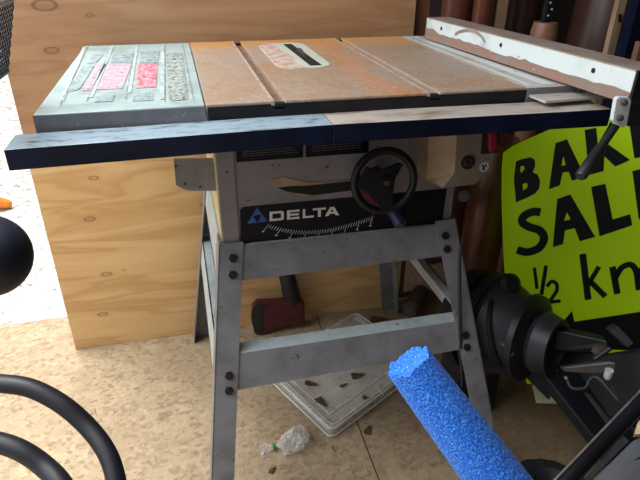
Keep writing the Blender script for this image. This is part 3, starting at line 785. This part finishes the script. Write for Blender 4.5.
# ------------------------------------------------------------------ fluorescent sign
Q0 = Vector((.90, 1.04, .004)); Q1 = ony(503, 160, 1.24)
th = math.radians(22); uh = Vector((math.cos(th), -math.sin(th), 0)); up = (Q1-Q0)
sn = uh.cross(up).normalized()
if sn.y > 0: sn = -sn
uv = sn.cross(uh).normalized()
if uv.z < 0: uv = -uv
def sp(px, py):
    d = Vector(ray(px, py)); o_ = Vector(O); return o_+d*((Q0-o_).dot(sn)/d.dot(sn))
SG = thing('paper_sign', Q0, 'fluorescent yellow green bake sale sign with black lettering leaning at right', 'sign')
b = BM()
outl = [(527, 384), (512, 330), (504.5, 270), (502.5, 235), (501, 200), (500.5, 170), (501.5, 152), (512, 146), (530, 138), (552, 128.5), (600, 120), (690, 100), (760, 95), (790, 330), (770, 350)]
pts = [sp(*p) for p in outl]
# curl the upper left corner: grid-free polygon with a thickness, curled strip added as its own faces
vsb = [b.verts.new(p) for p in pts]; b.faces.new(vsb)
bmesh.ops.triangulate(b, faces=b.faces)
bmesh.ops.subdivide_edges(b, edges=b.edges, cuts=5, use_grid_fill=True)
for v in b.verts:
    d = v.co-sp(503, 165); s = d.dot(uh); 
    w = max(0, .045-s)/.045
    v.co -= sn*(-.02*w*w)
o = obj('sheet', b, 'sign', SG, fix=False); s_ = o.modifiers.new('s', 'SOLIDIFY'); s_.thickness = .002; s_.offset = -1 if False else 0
def k1(l): return [(500+x/4.571, 120+y/4.571) for x, y in l]
def k2(l): return [(500+x/3.4286, 190+y/3.4286) for x, y in l]
b = BM(); LH = .003
def letter(*loops): fill(b, [[sp(*p) for p in L] for L in loops], uh, uv, Q0, sn, LH)
def ls(l, w): stroke(b, smooth_path([sp(*p) for p in l], 5) if len(l) > 2 else [sp(*p) for p in l], w, sn, LH)
letter(k1([(55, 195), (100, 178), (140, 170), (158, 182), (160, 210), (148, 238), (172, 250), (182, 280), (178, 312), (160, 335), (115, 358), (72, 376)]), k1([(92, 212), (108, 208), (112, 222), (98, 240), (92, 238)]), k1([(102, 292), (120, 286), (126, 300), (118, 314), (104, 320)]))
letter(k1([(252, 105), (305, 88), (385, 255), (328, 278), (312, 236), (285, 240), (272, 298), (222, 316)]), k1([(288, 165), (299, 205), (279, 209)]))
letter(k1([(385, 45), (438, 35), (445, 112), (505, 5), (562, 5), (485, 105), (592, 182), (525, 212), (475, 165), (472, 232), (408, 250), (395, 150)]))
letter(k1([(590, 25), (790, -20), (792, 20), (640, 55), (644, 80), (770, 50), (772, 85), (648, 112), (652, 135), (800, 95), (804, 130), (612, 175)]))
letter(k2([(195, 30), (240, 15), (325, 160), (272, 175), (255, 130), (222, 138), (215, 185), (180, 195)]), k2([(228, 75), (241, 100), (219, 105)]))
letter(k2([(311, -11), (360, -22), (385, 100), (445, 82), (452, 120), (340, 158)]))
letter(k2([(452, -65), (600, -105), (604, -70), (492, -40), (495, -15), (590, -40), (594, -8), (498, 16), (502, 55), (620, 25), (624, 62), (474, 100)]))
ls(k2([(138, 76), (112, 74), (82, 88), (76, 110), (100, 126), (135, 138), (150, 165), (132, 198), (92, 212), (58, 204)]), .022)
ls(k2([(117, 265), (126, 338)]), .009); ls(k2([(157, 258), (141, 358)]), .0105)
ls(k2([(160, 330), (175, 313), (192, 320), (194, 342), (180, 365), (166, 386)]), .010); ls(k2([(163, 384), (207, 379)]), .010)
ls(k2([(282, 218), (301, 375)]), .0175); ls(k2([(338, 262), (300, 325)]), .013); ls(k2([(306, 310), (360, 364)]), .015)
ls(k2([(384, 262), (401, 355)]), .017); ls(k2([(394, 300), (415, 266), (446, 255), (466, 280), (474, 342)]), .016); ls(k2([(472, 300), (492, 260), (525, 248), (545, 275), (555, 330)]), .016)
letter(k2([(246, 413), (200, 468), (268, 560), (264, 540), (700, 560), (698, 383), (254, 450)]))
T(obj('lettering', b, 'marker', SG, fix=False), 'hand painted black letters and an arrow')
b = BM(); slab(b, [onz(532, 385, .001), onz(549, 381, .001), onz(560, 404, .001), onz(536, 403, .001)], (0, 0, .0012)); T(obj('paper_card', b, 'paper'), 'white paper card on the floor under the black machine', 'paper')

# ------------------------------------------------------------------ black machine at the right
MC = thing('exercise_machine', dep(560, 400, 1.4), 'large black machine with ribbed drum housing and slanted rail in front of the sign', 'machine')
MC.location.z = 0
a0 = dep(462, 314, 1.45); a1 = dep(553, 346, 1.28); KD = .935
def ap(t): return a0.lerp(a1, t)
Lx = (a1-a0).length
def dl(t0_, t1_, prof, caps=True, b=None):
    lathe(b, ap(t0_), ap(t1_), [(t, r*KD) for t, r in prof], 40, 0, caps)
b = BM(); dl(.0, .30, [(0, .12), (.2, .135), (.75, .138), (.8, .12), (1, .118)], b=b); obj('drum_cover', b, 'machine', MC, smooth=True)
b = BM(); dl(.30, .39, [(0, .128), (.03, .142), (.2, .142), (.25, .136), (.36, .136), (.4, .142), (.56, .142), (.61, .136), (.74, .136), (.78, .142), (.95, .142), (1, .128)], b=b)
obj('ribbed_band', b, 'machine2', MC, smooth=True)
b = BM(); dl(.385, .74, [(0, .128), (.15, .132), (.8, .104), (1, .092)], b=b); obj('drum', b, 'machine2', MC, smooth=True)
b = BM(); dl(.72, .84, [(0, .092), (.1, .114), (.6, .112), (1, .078)], b=b); obj('collar', b, 'machine', MC, smooth=True)
b = BM(); dl(.83, 1.04, [(0, .070), (.3, .080), (1, .070), (1, .056), (.3, .058)], False, b=b); obj('lip', b, 'machine2', MC, smooth=True)
b = BM(); dl(.80, .98, [(0, .055), (.8, .045), (1, .04)], b=b); obj('spindle', b, 'dark', MC)
b = BM(); p = dep(508, 284, 1.33); lathe(b, p, p+Vector((-.002, -.02, .012)), [(0, .026), (.6, .026), (1, .017)], 20); obj('boss', b, 'machine', MC, smooth=True)
b = BM(); slab(b, [dep(499, 342, 1.27), dep(503, 340, 1.27), dep(514, 352, 1.25), dep(512, 357, 1.25)], Vector((.002, .012, -.004))); obj('latch', b, 'machine2', MC, bevel=.001)
b = BM(); tube(b, smooth_path([dep(496, 290, 1.33), dep(491, 305, 1.29), dep(489, 325, 1.27), dep(493, 350, 1.27), dep(500, 366, 1.29)], 5), .006, 8); obj('strap', b, 'machine', MC)
# lower shell towards the floor
b = BM()
q = [dep(482, 345, 1.42), dep(486, 368, 1.42), dep(520, 372, 1.37), dep(550, 402, 1.37), dep(560, 372, 1.29), dep(530, 330, 1.34)]
slab(b, q, Vector((.01, .04, -.01))); obj('shell', b, 'machine2', MC, bevel=.006)
# slanted rail
ra, rb_ = dep(556, 352, 1.34), dep(652, 470, 1.20); rd, ru, rw_ = frame(rb_-ra)
def rp(t, s, h_): return ra.lerp(rb_, t)+ru*s+rw_*h_
b = BM(); sg = -1 if ru.x > 0 else 1
hexa(b, [rp(0, -.075, -.03), rp(1.25, -.075, -.03), rp(1.25, .075, -.03), rp(0, .075, -.03), rp(0, -.075, 0), rp(1.25, -.075, 0), rp(1.25, .075, 0), rp(0, .075, 0)])
obj('rail', b, 'machine', MC, bevel=.004)
b = BM(); hexa(b, [rp(.25, -.045, 0), rp(1.2, -.045, 0), rp(1.2, -.03, 0), rp(.25, -.03, 0), rp(.25, -.045, .012), rp(1.2, -.045, .012), rp(1.2, -.03, .012), rp(.25, -.03, .012)]); obj('guide', b, 'machine2', MC)
# bulk behind the rail
b = BM(); q = [dep(548, 342, 1.38), dep(604, 352, 1.27), dep(700, 338, 1.12), dep(700, 425, 1.10), dep(600, 420, 1.28)]
slab(b, q, Vector((.01, .03, -.05))); obj('rear_body', b, 'machine', MC, bevel=.01)
b = BM(); q = [dep(541, 326, 1.31), dep(608, 341, 1.24), dep(609, 349, 1.24), dep(590, 352, 1.25), dep(545, 352, 1.32)]
slab(b, q, Vector((.005, .03, -.005))); obj('arm', b, 'machine', MC, bevel=.004)
b = BM(); slab(b, [dep(566, 372, 1.2), dep(563, 367.5, 1.2), dep(608, 361, 1.17), dep(616, 363, 1.16), dep(614, 371, 1.165), dep(596, 374, 1.18)], Vector((.002, .014, -.008))); o = obj('lever', b, 'lever', MC, bevel=.002)
b = BM(); pp = dep(609.5, 370, 1.16); lathe(b, pp, pp+Vector((.001, .0, -.022)), [(0, .0085), (.8, .0085), (1, .007)], 14); obj('lever_pin', b, 'pin', o, smooth=True)
b = BM(); slab(b, [dep(611, 331, 1.2), dep(618, 326, 1.2), dep(634, 343, 1.18), dep(628, 348, 1.18)], Vector((.004, .02, -.008))); obj('bracket', b, 'machine2', MC, bevel=.001)
b = BM()
tube(b, [dep(610, 348, 1.19), dep(594, 359, 1.2)], .006, 10); tube(b, smooth_path([dep(567, 379, 1.2), dep(572, 388, 1.19), dep(585, 388, 1.18), dep(590, 380, 1.18), dep(598, 378, 1.17), dep(618, 400, 1.14)], 4), .0035, 8)
tube(b, [dep(612, 386, 1.15), dep(620, 402, 1.14)], .002, 8)
obj('clamp_wire', b, 'machine2', MC)
b = BM(); p = dep(565.5, 377, 1.2); cyl(b, p, p+Vector((-.004, -.006, .003)), .0035, n=10); obj('screw', b, 'steel', MC)
b = BM(); p = dep(598, 351, 1.21); lathe(b, p, p+Vector((0, -.012, .01)), [(0, .014), (1, .011)], 14); T(obj('spacer', b, 'log', MC), 'brown spacer')
b = BM(); slab(b, [dep(585, 392, 1.22), dep(590, 394, 1.22), dep(614, 425, 1.16), dep(608, 424, 1.16)], Vector((.001, .006, -.004))); obj('trim_strip', b, 'lever', MC)
b = BM(); hexa(b, [rp(1.0, -.03, -.03)+Vector((0, 0, -.0)), rp(1.1, -.03, -.03), rp(1.1, .03, -.03), rp(1.0, .03, -.03)] + [rp(1.0, -.03, -.01), rp(1.1, -.03, -.01), rp(1.1, .03, -.01), rp(1.0, .03, -.01)])
b.free(); b = BM(); p = rp(1.05, 0, -.02); box(b, p.x-.03, p.x+.03, p.y-.03, p.y+.03, .0, p.z); obj('foot', b, 'machine', MC); b = BM(); p = ap(.2); box(b, p.x-.06, p.x+.06, p.y-.05, p.y+.05, .0, p.z-.1); obj('foot', b, 'machine', MC)

# foreground pole, grey panel, tyre
b = BM(); t0, t1 = dep(557, 490, .66), dep(655, 387, .72); lathe(b, t0-(t1-t0)*.6, t0+(t1-t0)*1.4, [(0, .0105), (1, .0105)], 20)
bp = obj('black_pole', b, 'gloss', smooth=True); T(bp, 'black round pole slanting across the lower right corner in the foreground', 'pole')
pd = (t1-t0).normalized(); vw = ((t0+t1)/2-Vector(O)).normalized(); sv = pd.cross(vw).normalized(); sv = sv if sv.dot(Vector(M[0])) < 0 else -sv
b = BM(); o2 = sv*.0085-vw*.0065; tube(b, [t0-(t1-t0)*.59+o2, t0+(t1-t0)*1.39+o2], .0016, 8); obj('edge_highlight', b, 'steel', bp)  # thin strip standing in for the highlight along the pole
GP = thing('grey_panel', dep(640, 475, .8), 'flat grey plastic panel with a dark slot at the bottom right corner', 'panel')
q = [dep(588, 484, .84), dep(632, 441, .87), dep(660, 425, .88), dep(700, 500, .8), dep(600, 520, .8)]
pn = (q[1]-q[0]).cross(q[3]-q[0]).normalized()
if pn.z < 0: pn = -pn
b = BM(); slab(b, q, -pn*.025); obj('panel_body', b, 'panel', GP, bevel=.004)
b = BM()
def gp(px, py): d = Vector(ray(px, py)); o_ = Vector(O); return o_+d*((q[0]-o_).dot(pn)/d.dot(pn))
slab(b, [gp(611, 484), gp(633, 461), gp(650, 450), gp(650, 462), gp(622, 488)], pn*.0012); obj('slot', b, 'machine', GP)
b = BM(); slab(b, [gp(600, 462), gp(618, 441), gp(624, 436), gp(629, 441), gp(588, 482), gp(584, 480)], -pn*.012); T(obj('edge_strip', b, 'machine2', GP))
b = BM(); slab(b, [gp(633, 437), gp(637, 424), gp(650, 415), gp(650, 436)], pn*.01); T(obj('cream_fitting', b, 'cream', GP), 'cream plastic fitting at the panel corner')
WC = onz(551, 503, .035)
TY = thing('small_wheel', (WC.x, WC.y, 0), 'small black wheel with ribbed tread on the floor right of the blue foam', 'wheel')
b = BM(); R2, r2 = .075, .034
rings = []
for k in range(60):
    a = 2*PI*k/60; cc = Vector((WC.x+R2*math.cos(a), WC.y+R2*math.sin(a), .036)); rad = Vector((math.cos(a), math.sin(a), 0)); row = []
    for j in range(14):
        f_ = 2*PI*j/14; e = r2*(1.05 if (k % 3 == 0 and math.cos(f_) > -.2) else 1)
        row.append(b.verts.new(cc+rad*e*math.cos(f_)+UZ*e*math.sin(f_)))
    rings.append(row)
for k in range(60):
    a, c = rings[k], rings[(k+1) % 60]
    for j in range(14): b.faces.new((a[j], c[j], c[(j+1) % 14], a[(j+1) % 14]))
obj('tyre', b, 'rubber', TY)
b = BM(); cyl(b, (WC.x, WC.y, .012), (WC.x, WC.y, .055), .045, n=24); obj('hub', b, 'machine2', TY)

# ------------------------------------------------------------------ background clutter at the right
def column(name, px, Y, r, z0, z1, m, lab, cat, lean=0):
    p = ony(*px, Y); b = BM()
    lathe(b, (p.x, Y, z0), (p.x+lean, Y, z1), [(0, r*.98), (.01, r), (.985, r), (1, r*.97)], 32)
    return T(obj(name, b, m, smooth=True), lab, cat)
column('brown_roll', (457, 5), 1.88, .052, .0, 1.35, 'copper', 'shiny copper brown upright roll nearest the back end of the fence', 'roll')
column('brown_roll', (484, 5), 1.80, .034, .0, 1.33, 'copper', 'shiny copper brown upright roll left of the pale slat', 'roll')
column('brown_roll', (597, 20), 1.72, .115, .0, 1.30, 'brown', 'widest dark brown upright roll behind the front half of the fence', 'roll', .06)
column('brown_roll', (483, 230), 1.42, .065, .0, .62, 'copper', 'short brown glossy roll standing under the saw switch box', 'roll')
column('dark_roll', (522, 12), 1.95, .06, .0, 1.3, 'brown', 'dark brown upright roll between the pale slat and the tan bucket', 'roll')
p = ony(502, 5, 1.78); b = BM(); box(b, p.x-.016, p.x+.016, 1.77, 1.785, 0, 1.35); T(obj('pale_slat', b, 'lath'), 'pale wooden slat upright between the brown rolls', 'board')
p = ony(622, 5, 1.55); p2 = ony(612, 50, 1.55); b = BM(); slab(b, [p+Vector((-.014, 0, .5)), p+Vector((.014, 0, .5)), Vector((p2.x+.014, 1.55, 0)), Vector((p2.x-.014, 1.55, 0))], (0, .02, 0)); lt = obj('wooden_lath', b, 'lath'); T(lt, 'pale wooden lath standing behind the front end of the fence', 'board')
b = BM(); a, c = ony(620, 14, 1.549), ony(619.5, 22, 1.549); slab(b, [a+Vector((-.006, 0, 0)), a+Vector((.006, 0, 0)), c+Vector((.006, 0, 0)), c+Vector((-.006, 0, 0))], (0, -.002, 0)); obj('dark_mark', b, 'dark', lt)
TB = thing('tan_bucket', (ony(546, 30, 1.62).x, 1.62, 0), 'tan round tub standing between the dark rolls behind the fence', 'tub')
p = ony(546, 22, 1.62); b = BM(); lathe(b, (p.x, 1.62, 0), (p.x, 1.62, p.z), [(0, .03), (.9, .037), (.92, .041), (.97, .041), (1, .036)], 28); obj('tub_body', b, 'bucket', TB, smooth=True)
b = BM(); box(b, p.x-.012, p.x+.012, 1.61, 1.63, p.z, p.z+.22); hs = obj('brush_handle', b, 'black'); T(hs, 'black dotted stick standing on the tan tub', 'stick')
b = BM()
for k in range(6):
    z = p.z+.02+.018*k; cyl(b, (p.x+(.005 if k % 2 else -.004), 1.61, z), (p.x+(.005 if k % 2 else -.004), 1.608, z), .003, n=8)
obj('dot', b, 'pin', hs)
p = ony(640, 20, 1.5); b = BM(); box(b, p.x-.022, p.x+.2, 1.5, 1.54, 0, 1.3); T(obj('dark_board', b, 'navy'), 'dark navy board upright at the far right edge behind the fence', 'board')
p = ony(638, 52, 1.45); b = BM(); box(b, p.x-.01, p.x+.04, 1.44, 1.46, 0, p.z+.03); T(obj('red_strip', b, 'bucket'), 'reddish brown strip at the right edge just above the fence', 'board')
lg = onz(413, 316, .0)
b = BM(); c = onz(411, 312, .029); lathe(b, c+Vector((-.005, 0, .0)), c+Vector((.09, .12, -.004)), [(0, .022), (.05, .028), (.95, .028), (1, .022)], 18)
T(obj('log', b, 'log', smooth=True), 'short grey log end on the floor beside the rear right stand leg', 'log')
b = BM(); p = ony(427, 258, 1.75); box(b, p.x-.02, p.x+.02, 1.74, 1.78, 0, .6); T(obj('wooden_post', b, 'bucket'), 'orange brown wooden post behind the right front leg of the stand', 'post')

# ------------------------------------------------------------------ left foreground things
KB = thing('foam_ball', dep(-30, 262, .49), 'round dark navy foam knob jutting in at the left edge', 'knob')
b = BM(); bmesh.ops.create_uvsphere(b, u_segments=36, v_segments=24, radius=1)
kc = dep(-12, 256, .49)
rgt, dwn, fwd = (Vector(M[i]) for i in range(3))
for v in b.verts: v.co = kc+rgt*v.co.x*.037+dwn*v.co.z*.0365+fwd*v.co.y*.034
obj('knob_body', b, 'knob', KB, smooth=True)
b = BM(); cyl(b, kc-rgt*.03, kc-rgt*.25-dwn*-.05, .012); kq = kc-rgt*.25-dwn*-.05; cyl(b, (kq.x, kq.y, 0), (kq.x, kq.y, kq.z), .012); obj('knob_shaft', b, 'tube', KB)
def hoop(px, k, r, lab):
    pts = [dep(x, y, kk) for (x, y), kk in zip(px, k)]
    pts = [Vector((pts[0].x-.05, pts[0].y, .0)), Vector((pts[0].x-.04, pts[0].y, .3))]+pts+[Vector((pts[-1].x, pts[-1].y-.02, .25)), Vector((pts[-1].x, pts[-1].y-.02, .0))]
    b = BM(); tube(b, smooth_path(pts, 7), r, 16); T(obj('padded_hoop', b, 'tube', smooth=True), lab, 'hoop')
hoop([(-120, 450), (-60, 398), (-20, 384.5), (0, 383.5), (30, 388), (60, 403), (86, 425), (106, 451), (116, 480), (120, 520), (108, 600), (100, 700)], [.62, .62, .62, .62, .62, .62, .62, .61, .6, .59, .58, .57], .0105, 'outer black padded hoop curving in at the lower left')
hoop([(-120, 500), (-60, 450), (-20, 441), (0, 443), (22, 451), (44, 466), (63, 487), (74, 520), (64, 600), (60, 700)], [.60, .60, .60, .60, .60, .6, .59, .58, .57, .56], .0112, 'inner black padded hoop at the lower left corner inside the larger one')
# wire basket: right end of it shows
WB = thing('wire_basket', dep(-60, 82, .62), 'black wire mesh basket with a steel rim at the top left corner', 'basket')
ct = dep(-27, 14, .62); cb = dep(-37, 112, .62)
zt_, zb_ = ct.z, cb.z
xr_t, xr_b = ct.x, cb.x; W_, D_b = .26, .2
yn = ct.y
def bk(u, v, t):       # u,v in 0..1 across the basket, t from bottom to top
    k = .8+.2*t; cx, cyy = ct.x-W_/2, yn+.0+D_b/2
    return Vector((cx+(u-.5)*W_*k+(ct.x-cx-W_/2), cyy+(v-.5)*D_b*k, zb_+(zt_-zb_)*t))
b = BM(); tube(b, [bk(0, 0, 1), bk(.97, 0, 1), bk(1, .05, 1), bk(1, .95, 1), bk(.97, 1, 1), bk(0, 1, 1)], .0035, 10, closed=True); obj('rim', b, 'wirerim', WB, smooth=True)
b = BM(); tube(b, [bk(0, 0, 0), bk(1, 0, 0), bk(1, 1, 0), bk(0, 1, 0)], .003, 8, closed=True); obj('base_ring', b, 'wire', WB)
b = BM()
def grid(f, nu, nt, r=.0011):
    for i in range(-nt, nu+1):       # slanted wires both ways
        for sgn in (1, -1):
            pts = []
            for j in range(nt+1):
                u = (i+j)/nu if sgn > 0 else (i+nt-j)/nu
                if -1e-6 <= u <= 1+1e-6: pts.append(f(u, j/nt))
            if len(pts) > 1: tube(b, pts, r, 4)
grid(lambda u, t: bk(1, u, t), 14, 8); grid(lambda u, t: bk(u, 0, t), 18, 8); grid(lambda u, t: bk(u, 1, t), 18, 8)
grid(lambda u, t: bk(u, t, 0), 18, 12)
obj('wire_mesh', b, 'wire', WB)
# orange cone lying outside
oc = onz(13, 208, -.02)
OC = thing('orange_cone', (oc.x-.2, oc.y, -.02), 'orange plastic cone lying on the bright gravel outside at the left edge', 'cone')
b = BM(); lathe(b, Vector((oc.x, oc.y, .0)), Vector((oc.x-.34, oc.y-.02, .085)), [(0, .012), (.03, .02), (1, .1)], 24); obj('cone_body', b, 'orange', OC, smooth=True)
b = BM(); box(b, oc.x-.365, oc.x-.34, oc.y-.14, oc.y+.1, -.02, .2); obj('cone_base', b, 'orange', OC)

# ------------------------------------------------------------------ light
w = bpy.data.worlds.new('sky'); sc.world = w; w.use_nodes = True
bg = w.node_tree.nodes['Background']; bg.inputs[0].default_value = (.86, .93, 1, 1); bg.inputs[1].default_value = .5
def area(name, loc, target, sx, sy, e, col=(1, 1, 1)):
    l = bpy.data.lights.new(name, 'AREA'); l.shape = 'RECTANGLE'; l.size = sx; l.size_y = sy; l.energy = e; l.color = col
    o = bpy.data.objects.new(name, l); C.objects.link(o); o.location = loc
    o.rotation_euler = (Vector(target)-Vector(loc)).to_track_quat('-Z', 'Y').to_euler(); return o
area('door_daylight', (-1.7, .9, 2.0), (.2, 1.1, .6), 2.4, 1.6, 62, (.95, .98, 1))
sun = bpy.data.lights.new('sun', 'SUN'); sun.energy = 6.5; sun.angle = .7; sun.color = (1, .98, .95)
so = bpy.data.objects.new('sun', sun); C.objects.link(so); so.rotation_euler = Vector((.12, -.35, -1)).to_track_quat('-Z', 'Y').to_euler()
area('overhead_fill', (-.5, .7, 2.36), (-.2, .9, 0), 1.5, 1.6, 40, (.97, .98, 1))  # added overhead source that brightens the table top and left floor
b = BM(); q = bk(.1, .5, 0); cyl(b, (q.x, q.y, 0), (q.x, q.y, q.z+.01), .012); obj('post', b, 'wire', WB)
